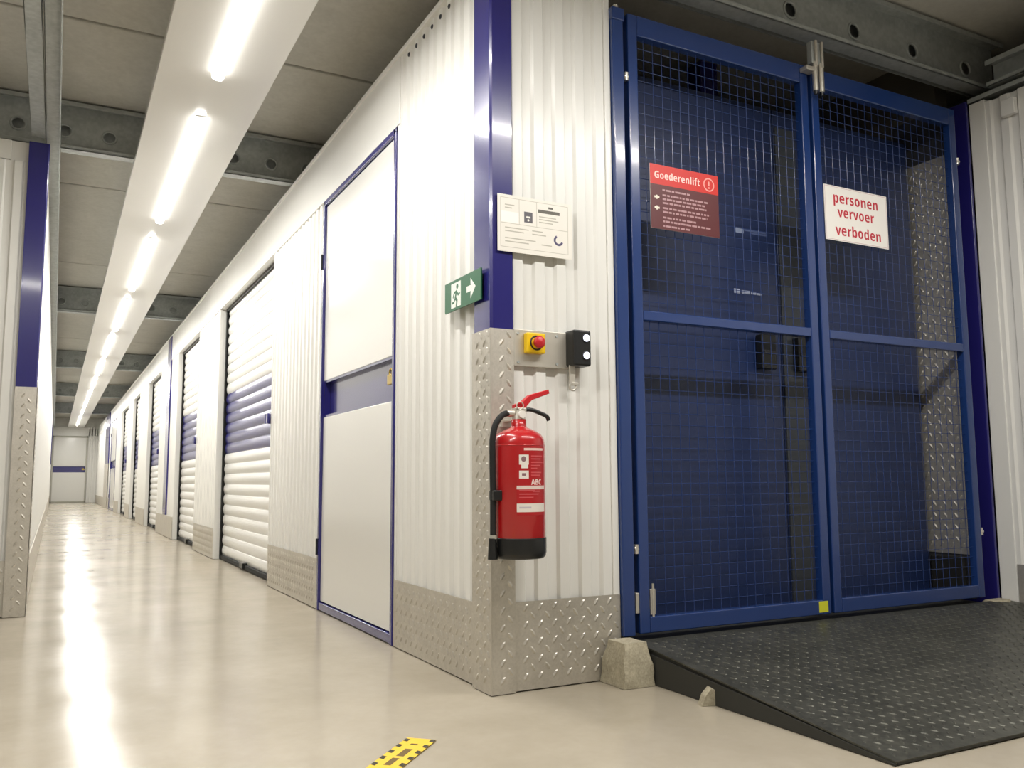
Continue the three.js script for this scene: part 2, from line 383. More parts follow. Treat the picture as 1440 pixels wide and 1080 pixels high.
// ---------------------------------------------------------------- left wall, its corner
{
  const w = structure('wall_left', 'white ribbed wall on the corridor left', 'wall');
  part('wall_core', box(XL - 0.14, XL - 0.022, 0, 2.66, ZEND, ZL - 0.02), M.white, w);
  part('ribbed_panel', facePlusX(ribbed(ZL - ZEND - 0.14, 2.66), XL, 0, ZL - 0.14), M.white, w);
  const c = structure('wall_left_front', 'white ribbed wall end facing the junction beside the left blue post', 'wall');
  part('wall_core', box(XW, XL - 0.05, 0, 2.66, ZL - 0.15, ZL - 0.022), M.white, c);
  part('ribbed_panel', facePlusZ(ribbed(XL - 0.085 - XW, 2.54, 0.02), XW, 0, ZL), M.white, c);
  part('head_flashing', rbox(XW, XL - 0.18, 2.545, 2.66, ZL - 0.03, ZL - 0.008, 0.003, 1), M.white, c);
  const mirror = (pts) => pts.map(([x, z]) => [-x, z]);
  const prof = mirror(Lprofile(0.108, ZL + 0.014, 0.12, 0.105, 0.02, 0.006));
  const p = structure('trim_4', 'blue corner post above chequer plate at the left edge', 'post');
  part('post_profile', raise(prof, 1.25, 2.66), M.navy, p);
  const g = thing('corner_guard', 'worn chequer plate corner guard under the left blue post', 'guard');
  part('front_plate', facePlusZ(chequer(0.110, 1.25), -0.214, 0, ZL + 0.018), M.plate, g);
  part('side_plate', facePlusX(chequer(0.13, 1.25), -0.104, 0, ZL + 0.018), M.plate, g);
  const k = thing('kick_plate', 'chequer plate kick plate on the wall end beside the left guard', 'kick plate');
  part('plate_sheet', facePlusZ(chequer(1.6, 0.297), -1.815, 0.003, ZL + 0.006), M.plate, k);
  const k2 = thing('kick_plate', 'long metal kick plate along the foot of the corridor left wall', 'kick plate');
  part('plate_sheet', uvMetres(rbox(XL + 0.001, XL + 0.008, 0.003, 0.28, ZEND + 0.02, ZL - 0.13, 0.002, 1)), M.plateFar, k2);
  const p5 = structure('trim_5', 'distant blue post on the corridor left wall', 'post');
  part('post_profile', rbox(XL - 0.01, XL + 0.02, 1.25, 2.6, -29.2, -28.7, 0.004), M.navy, p5);
}
// corridor end wall with its door
{
  const w = structure('wall_end', 'white wall closing the far end of the corridor', 'wall');
  part('wall_core', box(XW, XE, 0, DECK, ZEND - 0.15, ZEND - 0.05), M.white, w);
  part('ribbed_panel', facePlusZ(ribbed(0.30, 2.66), 1.05, 0, ZEND), M.white, w);
  part('fascia_panel', rbox(XL, XA, 2.39, 2.72, ZEND - 0.05, ZEND, 0.004, 1), M.white, w);
  const d = structure('door_' + (++doorNo), 'white swing door with blue band at the far end of the corridor', 'door');
  const put = (g) => facePlusZ(prep(g), -0.11, 0, ZEND), W = 1.14, H = 2.38, fr = 0.05;
  part('frame', put(merge([rbox(0, fr, 0, H, -0.05, 0.02, 0.004), rbox(W - fr, W, 0, H, -0.05, 0.02, 0.004), rbox(0, W, H - fr, H, -0.05, 0.02, 0.004), rbox(0, W, 0.004, 0.06, -0.05, 0.02, 0.004)])), M.tag, d, 'grey frame');
  part('leaf_panel', put(rbox(fr, W - fr, 1.30, H - fr, -0.045, 0, 0.004)), M.whiteDoor, d);
  part('leaf_panel', put(rbox(fr, W - fr, 0.06, 1.08, -0.045, 0, 0.004)), M.whiteDoor, d);
  lockBand(d, put, W);
}

// ---------------------------------------------------------------- ceiling steel
const ordinal = ['first', 'second', 'third', 'fourth', 'fifth', 'sixth', 'seventh', 'eighth', 'ninth', 'tenth', 'eleventh', 'twelfth', 'thirteenth', 'fourteenth'];
// C-shaped beam in (u, y, outward): web with pressed holes, lips; length w, height h
function beamParts(root, put, w, h, u0 = 0.12, step = 0.25) {
  const web = new THREE.Shape([V2(0, 0), V2(w, 0), V2(w, h), V2(0, h)]);
  const rings = [], cy = h * 0.45;
  for (let u = u0; u < w - 0.05; u += step) {
    const p = new THREE.Path(); p.absellipse(u, cy, 0.036, 0.036, 0, Math.PI * 2, true); web.holes.push(p);
    rings.push(new THREE.TorusGeometry(0.039, 0.007, 8, 20).translate(u, cy, 0.004));
  }
  const g = new THREE.ExtrudeGeometry(web, { depth: 0.004, bevelEnabled: false, curveSegments: 10 });
  part('web', put(uvMetres(g)), M.galv, root);
  if (rings.length) part('hole_rims', put(merge(rings)), M.galv, root);
  part('bottom_flange', put(uvMetres(merge([rbox(0, w, -0.006, 0.002, -0.004, 0.075, 0.002, 1), rbox(0, w, -0.006, 0.02, 0.069, 0.075, 0.002, 1)]))), M.galv, root);
  part('top_flange', put(uvMetres(merge([rbox(0, w, h - 0.002, h + 0.006, -0.004, 0.075, 0.002, 1), rbox(0, w, h - 0.02, h, 0.069, 0.075, 0.002, 1)]))), M.galv, root);
  part('backing_plate', put(uvMetres(box(0, w, 0.01, h - 0.01, -0.05, -0.046))), M.galv, root);
}
for (let i = 0; i < 5; i++) {
  const b = thing('steel_beam', ordinal[i] + ' galvanised beam with round holes crossing above the corridor', 'beam', 'beams crossing the corridor');
  beamParts(b, (g) => facePlusZ(g, -3.1, 2.738, -5.80 - 5.65 * i), 4.9, DECK - 2.738 - 0.02, 0.06 + 0.02 * i);
}
{
  const b = thing('steel_beam', 'galvanised beam with round holes running above the lift gate', 'beam');
  beamParts(b, (g) => facePlusZ(g, 1.45, 2.745, -2.745), 2.95, 0.28, 0.2, 0.42);
  const s = thing('steel_beam', 'galvanised beam above the white side wall by the lift', 'beam');
  beamParts(s, (g) => faceMinusX(g, 4.19, 2.70, -2.6), 4.9, 0.13, 9, 0.6);
  const h = thing('head_channel', 'galvanised channel capping the side wall by the lift', 'channel');
  part('channel', uvMetres(merge([rbox(XD - 0.016, XD + 0.1, 2.66, 2.668, -2.7, 2.5, 0.002, 1), rbox(XD - 0.016, XD - 0.010, 2.645, 2.664, -2.7, 2.5, 0.002, 1)])), M.galv, h);
  const c1 = thing('ceiling_channel', 'galvanised channel running overhead to the left blue post', 'channel');
  part('channel', uvMetres(merge([rbox(-0.205, -0.135, 2.70, 2.708, ZL - 0.02, ZREAR, 0.002, 1), rbox(-0.205, -0.199, 2.70, 2.75, ZL - 0.02, ZREAR, 0.002, 1), rbox(-0.141, -0.135, 2.70, 2.75, ZL - 0.02, ZREAR, 0.002, 1)])), M.galv, c1);
  const c2 = thing('ceiling_channel', 'long galvanised channel running on along the top of the left wall', 'channel');
  part('channel', uvMetres(merge([rbox(-0.130, -0.058, 2.70, 2.708, ZEND, ZREAR, 0.002, 1), rbox(-0.130, -0.124, 2.70, 2.735, ZEND, ZREAR, 0.002, 1), rbox(-0.064, -0.058, 2.66, 2.735, ZEND, ZREAR, 0.002, 1)])), M.galv, c2);
}

// ---------------------------------------------------------------- light trays and strip lamps
function tray(label, put, len, w) {      // built along z from 0 to -len, centred on x = 0, bottom face at y = 0
  const t = thing('light_tray', label, 'light tray');
  part('tray_sheet', put(rbox(-w / 2, w / 2, 0, 0.012, -len, 0, 0.003, 1)), M.tray, t);
  part('tray_edge', put(rbox(-w / 2 - 0.004, -w / 2 + 0.004, 0, 0.032, -len, 0, 0.002, 1)), M.tray, t);
  part('tray_edge', put(rbox(w / 2 - 0.004, w / 2 + 0.004, 0, 0.032, -len, 0, 0.002, 1)), M.tray, t);
}
const LAMP_LEN = 2.10, LAMP_W = 0.056;
function lamp(label, x, y, z, turn, power, group) {    // strip along its own z, centre at x, z, tray face at y
  const l = thing('strip_lamp', label, 'lamp', group);
  l.position.set(x, y, z); l.rotation.y = turn;
  part('housing', rbox(-0.026, 0.026, -0.010, 0, -LAMP_LEN / 2, LAMP_LEN / 2, 0.003, 1), M.tray, l);
  const s = new THREE.Shape();
  s.moveTo(-LAMP_W / 2, 0); s.lineTo(LAMP_W / 2, 0); s.lineTo(LAMP_W / 2, -0.014);
  for (let i = 1; i < 8; i++) { const a = Math.PI * i / 8; s.lineTo(Math.cos(a) * LAMP_W / 2, -0.014 - Math.sin(a) * 0.014); }
  s.lineTo(-LAMP_W / 2, -0.014); s.closePath();
  part('diffuser', new THREE.ExtrudeGeometry(s, { depth: LAMP_LEN, bevelEnabled: false }).translate(0, -0.010, -LAMP_LEN / 2), M.lamp, l, 'glowing white diffuser');
  const a = new THREE.RectAreaLight(LAMP_COLOR, power, LAMP_W, LAMP_LEN);
  a.position.set(x, y - 0.0405, z);
  a.rotation.set(-Math.PI / 2, 0, 0);
  if (turn) a.rotation.z = turn;
  a.name = 'strip_glow';
  scene.add(a);
}
const TRAY_Y = 2.704, XC = 0.617;
tray('long white light tray running down the middle of the corridor ceiling', (g) => g.translate(XC, TRAY_Y, -1.75), -1.75 - ZEND - 0.1, 0.52);
for (let i = 1; i < 14; i++) {
  const z = -0.53 - i * 2.655;
  if (z - LAMP_LEN / 2 < ZEND + 0.1) break;
  lamp(ordinal[i - 1] + ' glowing strip lamp along the corridor light tray', XC, TRAY_Y, z, 0, LAMP_POWER, 'strip lamps on the corridor tray');
}
tray('white light tray across the junction ceiling above the view', (g) => g.rotateY(Math.PI / 2).translate(4.05, TRAY_Y, -1.3), 8.4, 0.52);
lamp('strip lamp on the junction tray in front of the lift', 2.3, TRAY_Y, -1.25, Math.PI / 2, LOBBY_POWER);
lamp('strip lamp on the junction tray towards the left cross corridor', -1.0, TRAY_Y, -1.35, Math.PI / 2, LOBBY_POWER);

// ---------------------------------------------------------------- side wall by the lift
{
  const w = structure('wall_side', 'white ribbed side wall at the right of the lift gate', 'wall');
  part('wall_core', box(XD + 0.022, XD + 0.14, 0, 2.625, -2.68, ZREAR), M.white, w);
  part('ribbed_panel', faceMinusX(ribbed(ZREAR + 2.62, 2.625, 0.01), XD, 0, -2.62), M.white, w);
  part('wall_flashing', rbox(XD - 0.006, XD + 0.06, 0.04, 2.64, -2.70, -2.615, 0.003, 1), M.white, w);
  part('junction_box', rbox(XD - 0.03, XD, 2.5, 2.585, -2.52, -2.45, 0.005), M.white, w);
  const k = thing('kick_plate', 'chequer plate kick plate on the side wall at the right edge', 'kick plate');
  part('plate_sheet', faceMinusX(chequer(2.4, 0.30), XD - 0.006, 0.003, -2.61), M.plate, k);
  const p = structure('trim_6', 'dark blue post between the lift gate and side wall', 'post');
  part('post_profile', merge([rbox(4.095, XD - 0.008, 0.06, 2.66, -2.90, -2.703, 0.004), rbox(4.02, 4.097, 0.06, 2.66, -2.90, -2.885, 0.003)]), M.navy, p);
  part('post_foot', raise([[3.99, -2.70], [3.99, -2.66], [4.06, -2.63], [4.10, -2.65], [4.10, -2.70]], 0.0, 0.135, 0.01), M.concrete, p, 'pale mortar foot');
}

// ---------------------------------------------------------------- lift shaft and inner doors
{
  const w = structure('wall_shaft', 'dark grey shaft walls behind the lift doors', 'wall');
  part('back_wall', box(1.58, 4.3, 0, DECK, -4.95, -4.85), M.shaft, w);
  part('side_wall', box(1.60, 1.70, 0, DECK, -4.85, -2.87), M.shaft, w);
  part('side_wall', box(4.16, 4.26, 0, DECK, -4.85, -2.92), M.shaft, w);
  part('reveal', box(3.972, 4.16, 0.13, 2.62, -3.05, -2.905), M.darkGrey, w);
  part('reveal_edge', rbox(3.9725, 4.012, 0.13, 2.62, -2.905, -2.755, 0.003, 1), M.darkGrey, w);
  part('reveal', box(1.70, 1.93, 0.13, 2.62, -3.05, -2.87), M.darkGrey, w);
  const rp = thing('reveal_plate', 'grey chequer plate lining the reveal behind the gate hinge side', 'plate');
  part('plate_sheet', faceMinusX(chequer(0.245, 2.02), 3.968, 0.345, -3.0), M.plate, rp);
  part('buffer', rbox(3.94, 3.972, 0.13, 0.335, -2.95, -2.77, 0.01), M.rubber, rp, 'black rubber buffer');
  const pl = thing('lift_platform', 'dark lift platform floor behind the gate', 'platform');
  part('platform', box(1.94, 3.96, 0.01, 0.125, -4.84, -2.672), M.rampSide, pl);
  const mast = thing('lift_mast', 'dark blue lift mast seen above the inner doors', 'mast');
  part('upright', rbox(3.02, 3.14, 0.13, 3.0, -3.62, -3.5, 0.006), M.navy, mast);
  part('upright', rbox(2.22, 2.32, 0.13, 3.0, -3.62, -3.5, 0.006), M.navy, mast);
  part('cross_bar', rbox(2.22, 3.14, 2.78, 2.84, -3.6, -3.54, 0.006), M.dark, mast);
  for (const [x0, x1, l] of [[1.935, 2.982, 'blue sheet lift door with small white print behind the gate with red sign'], [2.986, 3.936, 'blue sheet lift door behind the gate with white sign']]) {
    const d = thing('lift_door', l, 'lift door');
    part('door_sheet', rbox(x0, x1, 0.145, 2.49, -2.985, -2.955, 0.004), M.liftDoor, d);
    const hx = x0 < 2.5 ? [2.815, 2.905] : [3.045, 3.135];
    part('latch_box', rbox(hx[0], hx[1], 1.215, 1.375, -2.946, -2.905, 0.006), M.black, d, 'black latch box');
    part('latch_plate', rbox(hx[0] + 0.01, hx[1] - 0.01, 1.285, 1.30, -2.905, -2.897, 0.003), M.darkGrey, d);
    if (x0 < 2.5) {
      const pm = canvasMat(256, 64, (g, a, b) => { g.fillStyle = '#1d2d56'; g.fillRect(0, 0, a, b); g.fillStyle = '#aab2cc'; g.fillRect(10, 14, 50, 34); g.fillRect(74, 20, 70, 26); g.fillRect(152, 22, 44, 22); g.fillRect(200, 28, 46, 16); });
      const m = part('print', new THREE.PlaneGeometry(0.185, 0.04), pm, d, 'small white print'); m.position.set(2.79, 1.572, -2.9535);
      const pm2 = canvasMat(256, 64, (g, a, b) => { g.fillStyle = '#1d2d56'; g.fillRect(0, 0, a, b); g.fillStyle = '#8c98b4'; g.fillRect(20, 10, 56, 40); g.fillStyle = '#56648c'; g.fillRect(80, 16, 160, 12); g.fillRect(130, 32, 110, 12); });
      const m2 = part('print', new THREE.PlaneGeometry(0.22, 0.04), pm2, d, 'faint white print'); m2.position.set(2.82, 1.86, -2.9535);
    } else part('centre_seal', rbox(2.99, 3.12, 0.145, 2.40, -2.956, -2.945, 0.003), M.seal, d, 'dark grey centre seal');
  }
}

// ---------------------------------------------------------------- gate: frame posts, two mesh leaves
const GZ = -2.70, GT = 2.578, GBOT = 0.15;
{
  const f = thing('gate_post', 'blue square steel post carrying the gate beside the white wall', 'post');
  part('post', rbox(1.868, 1.922, 0.145, 2.56, -2.735, -2.677, 0.006, 2), M.gate, f);
  part('post_head', rbox(1.866, 1.925, 2.53, 2.585, -2.74, -2.672, 0.005), M.gate, f);
  part('bolt', cyl(0.012, 0.012, 0.02, 6).translate(1.90, 2.595, -2.70), M.steel, f);
  const leaf = (x0, x1, label, hingeLeft) => {
    const g = thing('mesh_gate', label, 'gate', 'pair of lift gates');
    const S = 0.046, D = 0.04, za = GZ - D / 2, zb = GZ + D / 2, MID = 1.352;
    part('stile', rbox(x0, x0 + S, GBOT, GT, za, zb, 0.005), M.gate, g);
    part('stile', rbox(x1 - S, x1, GBOT, GT, za, zb, 0.005), M.gate, g);
    part('top_rail', rbox(x0 + S, x1 - S, GT - 0.088, GT, za, zb, 0.005), M.gate, g);
    part('middle_rail', rbox(x0 + S, x1 - S, MID - 0.02, MID + 0.02, za, zb, 0.005), M.gate, g);
    part('bottom_rail', rbox(x0 + S, x1 - S, GBOT, GBOT + 0.06, za, zb, 0.005), M.gate, g);
    for (const [y0, y1] of [[GBOT + 0.055, MID - 0.015], [MID + 0.015, GT - 0.083]]) {
      const list = [], r = 0.0013, n = Math.round((x1 - x0 - 2 * S) / 0.046), m = Math.round((y1 - y0) / 0.046);
      for (let i = 0; i <= n; i++) { const x = x0 + S - 0.003 + (x1 - x0 - 2 * S + 0.006) * i / n; list.push(new THREE.CylinderGeometry(r, r, y1 - y0, 6, 1, true).translate(x, (y0 + y1) / 2, GZ + r)); }
      for (let j = 0; j <= m; j++) { const y = y0 + (y1 - y0) * j / m; list.push(new THREE.CylinderGeometry(r, r, x1 - x0 - 2 * S + 0.006, 6, 1, true).rotateZ(Math.PI / 2).translate((x0 + x1) / 2, y, GZ - r)); }
      const w = part('wire_mesh', merge(list), M.gate, g, 'blue welded wire mesh'); w.userData.kind = 'stuff';
    }
    for (const y of [0.46, 2.31]) {
      const hx = hingeLeft ? x0 - 0.006 : x1 + 0.010;
      const h = part('hinge', merge([cyl(0.009, 0.009, 0.022, 12).rotateZ(Math.PI / 2).translate(hx, y, GZ + 0.010), cyl(0.010, 0.010, 0.034, 12).translate(hx, y, GZ + 0.010)]), M.chrome, g, 'bright steel hinge');
      h.name = 'hinge';
    }
    return g;
  };
  const L = leaf(1.945, 2.935, 'blue wire mesh lift gate leaf carrying the red sign', true);
  const R = leaf(2.955, 3.965, 'blue wire mesh lift gate leaf carrying the white sign', false);
  part('bottom_bolt', merge([rbox(1.997, 2.022, 0.215, 0.31, GZ + 0.002, GZ + 0.014, 0.003), cyl(0.005, 0.005, 0.16, 8).translate(2.009, 0.25, GZ + 0.014)]), M.steel, L, 'steel drop bolt');
  part('keeper', rbox(1.928, 1.944, 0.225, 0.30, GZ + 0.0, GZ + 0.018, 0.003), M.steel, L);
  part('sticker', rbox(2.862, 2.915, 0.160, 0.205, GZ + 0.0198, GZ + 0.0208, 0.0004, 1), M.sticker, L, 'small yellow sticker');
  // pair of chrome closers hanging at the meeting of the leaves
  const c = thing('gate_closer', 'pair of chrome cylinders hanging where the gate leaves meet', 'closer');
  part('cylinder', cyl(0.013, 0.013, 0.135, 20).translate(2.945, 2.515, GZ + 0.055), M.chrome, c);
  part('cylinder', cyl(0.013, 0.013, 0.135, 20).translate(2.982, 2.515, GZ + 0.055), M.chrome, c);
  part('bracket', rbox(2.925, 3.0, 2.575, 2.68, GZ + 0.03, GZ + 0.06, 0.004), M.galv, c);
  part('hanger', merge([cyl(0.007, 0.007, 0.12, 10).translate(2.945, 2.62, GZ + 0.066), cyl(0.007, 0.007, 0.12, 10).translate(2.982, 2.62, GZ + 0.066)]), M.steel, c);
  part('end_stop', merge([cyl(0.010, 0.008, 0.018, 12).translate(2.945, 2.44, GZ + 0.055), cyl(0.010, 0.008, 0.018, 12).translate(2.982, 2.44, GZ + 0.055)]), M.black, c);
  part('clamp', rbox(2.885, 2.945, 2.535, 2.555, GZ + 0.021, GZ + 0.065, 0.004), M.steel, c);
}
// signs on the gate
{
  const s = thing('warning_sign', 'red and dark brown notice sign on the gate mesh', 'sign');
  const x0 = 2.034, x1 = 2.382, y0 = 1.705, y1 = 1.968, z = GZ + 0.0245;
  part('sign_plate', rbox(x0, x1, y0, y1, z - 0.003, z, 0.001, 1), M.sign, s);
  const face = canvasMat(700, 530, (g, w, h) => {
    g.fillStyle = '#5c2226'; g.fillRect(0, 0, w, h);
    g.fillStyle = '#d2281f'; g.fillRect(0, 0, w, 165);
    g.fillStyle = '#f7d6cf'; g.font = 'bold 82px sans-serif'; g.textBaseline = 'middle';
    g.fillText('Goederenlift', 40, 86, 470);
    g.strokeStyle = '#f2a79d'; g.lineWidth = 11; g.beginPath(); g.arc(602, 88, 52, 0, Math.PI * 2); g.stroke();
    g.fillStyle = '#f2a79d'; g.fillRect(594, 60, 15, 40); g.fillRect(594, 108, 15, 14);
    let q = 5; const r = () => { q = (q * 1664525 + 1013904223) >>> 0; return q / 4294967296; };
    const lines = [[198, 0.52], [240, 0.86], [272, 0.80], [304, 0.83], [346, 0.9], [378, 0.84], [424, 0.62], [456, 0.9], [494, 0.5]];
    g.fillStyle = '#b58f92';
    for (const [y, f] of lines) { let x = 120; const e = 120 + f * 540; while (x < e) { const l = 16 + r() * 44; g.fillRect(x, y, Math.min(l, e - x), 15); x += l + 9; } }
    g.fillStyle = '#e8e2d2'; for (const y of [262, 350]) { g.fillRect(38, y, 50, 16); g.fillRect(54, y - 8, 16, 34); }
  });
  const m = part('printed_face', new THREE.PlaneGeometry(x1 - x0, y1 - y0), face, s); m.position.set((x0 + x1) / 2, (y0 + y1) / 2, z + 0.0006);

  const t = thing('warning_sign', 'white sign with red lettering on the gate mesh', 'sign');
  const a0 = 3.0, a1 = 3.41, b0 = 1.782, b1 = 2.036;
  part('sign_plate', rbox(a0, a1, b0, b1, z - 0.003, z, 0.001, 1), M.sign, t);
  const face2 = canvasMat(820, 510, (g, w, h) => {
    g.fillStyle = '#f2eee8'; g.fillRect(0, 0, w, h);
    g.strokeStyle = '#d9c6c4'; g.lineWidth = 6; g.strokeRect(10, 10, w - 20, h - 20);
    g.textAlign = 'center'; g.textBaseline = 'middle'; g.font = 'bold 132px sans-serif';
    g.fillStyle = '#bf1f33';
    g.fillText('personen', 405, 108, 640); g.fillText('vervoer', 400, 240, 480); g.fillText('verboden', 425, 408, 640);
  });
  const n = part('printed_face', new THREE.PlaneGeometry(a1 - a0, b1 - b0), face2, t); n.position.set((a0 + a1) / 2, (b0 + b1) / 2, z + 0.0006);
}

// ---------------------------------------------------------------- ramp, pad, floor tape
{
  const r = thing('access_ramp', 'dark chequer plate ramp leading up to the lift gate', 'ramp');
  const X0 = 1.905, X1 = 4.105, Z0 = -2.67, Z1 = -1.556, H = 0.132, LOW = 0.010;
  const slope = Math.hypot(Z1 - Z0, H - LOW), ang = Math.atan2(H - LOW, Z1 - Z0);
  const wedge = new THREE.Shape([V2(-Z0, 0), V2(-Z0, H - 0.004), V2(-Z1, LOW - 0.004), V2(-Z1, 0)]);
  const body = new THREE.ExtrudeGeometry(wedge, { depth: X1 - X0 - 0.012, bevelEnabled: false }).rotateY(Math.PI / 2).translate(X0 + 0.006, 0.001, 0);
  part('ramp_body', body, M.rampSide, r);
  const top = chequer(X1 - X0, slope, { pitch: 0.046, len: 0.026, wid: 0.0085, up: 0.0022, t: 0.005 });
  part('tread_plate', top.rotateX(-Math.PI / 2 + ang).translate(X0, LOW, Z1), M.ramp, r);
  part('side_lip', (() => { const g = prep(new THREE.ExtrudeGeometry(new THREE.Shape([V2(-Z0, 0), V2(-Z0, H - 0.02), V2(-Z1, 0.004), V2(-Z1, 0)]), { depth: 0.006, bevelEnabled: false })); return g.rotateY(Math.PI / 2).translate(X0 - 0.004, 0.0005, 0); })(), M.rampSide, r);
  const an = thing('floor_anchor', 'small pale anchor block at the ramp edge on the floor', 'anchor');
  const s = new THREE.Shape([V2(-0.032, 0), V2(-0.02, 0.03), V2(0.0, 0.052), V2(0.014, 0.045), V2(0.034, 0.012), V2(0.04, 0)]);
  part('anchor', new THREE.ExtrudeGeometry(s, { depth: 0.028, bevelEnabled: true, bevelSize: 0.003, bevelThickness: 0.003, bevelSegments: 1 }).rotateY(-0.35).translate(1.90, 0, -2.26), M.concrete, an);
  const pad = thing('concrete_pad', 'rough pale concrete pad under the gate post', 'concrete pad');
  const g = new THREE.BoxGeometry(0.11, 0.148, 0.13, 6, 6, 6), p = g.attributes.position;
  for (let i = 0; i < p.count; i++) {
    const h = (p.getY(i) + 0.074) / 0.148, k = 1.14 - 0.36 * h * h;
    const n = Math.sin(p.getX(i) * 90 + p.getZ(i) * 60) * 0.002 + Math.sin(p.getY(i) * 75 + p.getX(i) * 40) * 0.002;
    p.setXYZ(i, p.getX(i) * k + n, p.getY(i), p.getZ(i) * k + n);
  }
  g.computeVertexNormals();
  part('pad', uvMetres(g.translate(1.834, 0.074, -2.612)), M.concrete, pad);

  const tape = thing('floor_tape', 'short strip of yellow and black hazard tape on the floor', 'tape');
  const TL = 0.62, TW = 0.088;
  tape.position.set(0.945, 0, -2.347); tape.rotation.y = -2.335;
  const tm = canvasMat(1240, 176, (c, w, h) => {
    c.fillStyle = '#f3c63a'; c.fillRect(0, 0, w, h);
    c.fillStyle = '#2b2410';
    for (let i = 0; i < 12; i++) { const x = 6 + i * 105; c.beginPath(); c.moveTo(x, 0); c.lineTo(x + 46, 0); c.lineTo(x + 34, 30); c.lineTo(x - 12, 30); c.fill(); c.beginPath(); c.moveTo(x + 8, h); c.lineTo(x + 54, h); c.lineTo(x + 66, h - 30); c.lineTo(x + 20, h - 30); c.fill(); }
    c.fillStyle = '#6b5320'; c.fillRect(96, 70, 26, 40); c.fillRect(190, 62, 130, 44); c.fillRect(350, 70, 120, 40); c.fillRect(520, 66, 160, 44); c.fillRect(760, 66, 160, 44);
  }, { roughness: 0.5 });
  part('tape_strip', rbox(0, TL, 0.0002, 0.0008, -TW / 2, TW / 2, 0.0002, 1), M.yellow, tape);
  const pg = new THREE.PlaneGeometry(TL, TW).rotateX(-Math.PI / 2).translate(TL / 2, 0.0012, 0);
  part('printed_face', pg, tm, tape);
}

// ---------------------------------------------------------------- controls beside the gate
{
  const b = thing('control_plate', 'aluminium plate carrying the emergency stop beside the corner guard', 'plate');
  part('plate_sheet', rbox(1.424, 1.655, 1.122, 1.256, -2.697, -2.684, 0.003), M.steel, b);
  for (const [x, y] of [[1.44, 1.24], [1.44, 1.137], [1.60, 1.137], [1.60, 1.24]]) part('screw', cyl(0.005, 0.005, 0.004, 10).rotateX(Math.PI / 2).translate(x, y, -2.683), M.galv, b);
  const e = thing('emergency_stop', 'red emergency stop button on yellow plate', 'button');
  part('yellow_base', rbox(1.462, 1.538, 1.168, 1.242, -2.684, -2.655, 0.006), M.yellow, e, 'yellow square base');
  const pr = [[0, 0], [0.013, 0], [0.013, 0.012], [0.021, 0.016], [0.022, 0.024], [0.016, 0.031], [0.0, 0.033]].map(([x, y]) => V2(x, y));
  part('mushroom_button', new THREE.LatheGeometry(pr, 28).rotateX(Math.PI / 2).translate(1.500, 1.205, -2.655), M.redPlastic, e, 'red mushroom button');
  part('collar', new THREE.TorusGeometry(0.024, 0.003, 8, 28).translate(1.50, 1.205, -2.655), M.black, e);
  const c = thing('call_box', 'black lift call box with two lit buttons and hanging key', 'control box');
  part('box_body', rbox(1.640, 1.716, 1.130, 1.262, -2.697, -2.63, 0.008), M.black, c);
  for (const y of [1.232, 1.168]) {
    part('button_ring', new THREE.TorusGeometry(0.014, 0.003, 8, 24).translate(1.692, y, -2.629), M.darkGrey, c);
    part('call_button', cyl(0.0125, 0.0125, 0.008, 24).rotateX(Math.PI / 2).translate(1.692, y, -2.627), M.button, c, 'lit white button');
  }
  part('key_tag', merge([rbox(1.640, 1.664, 1.06, 1.135, -2.668, -2.66, 0.003), new THREE.TorusGeometry(0.013, 0.004, 8, 20).translate(1.654, 1.056, -2.664), rbox(1.648, 1.676, 1.06, 1.072, -2.666, -2.658, 0.003)]), M.steel, c, 'steel key lug');
}
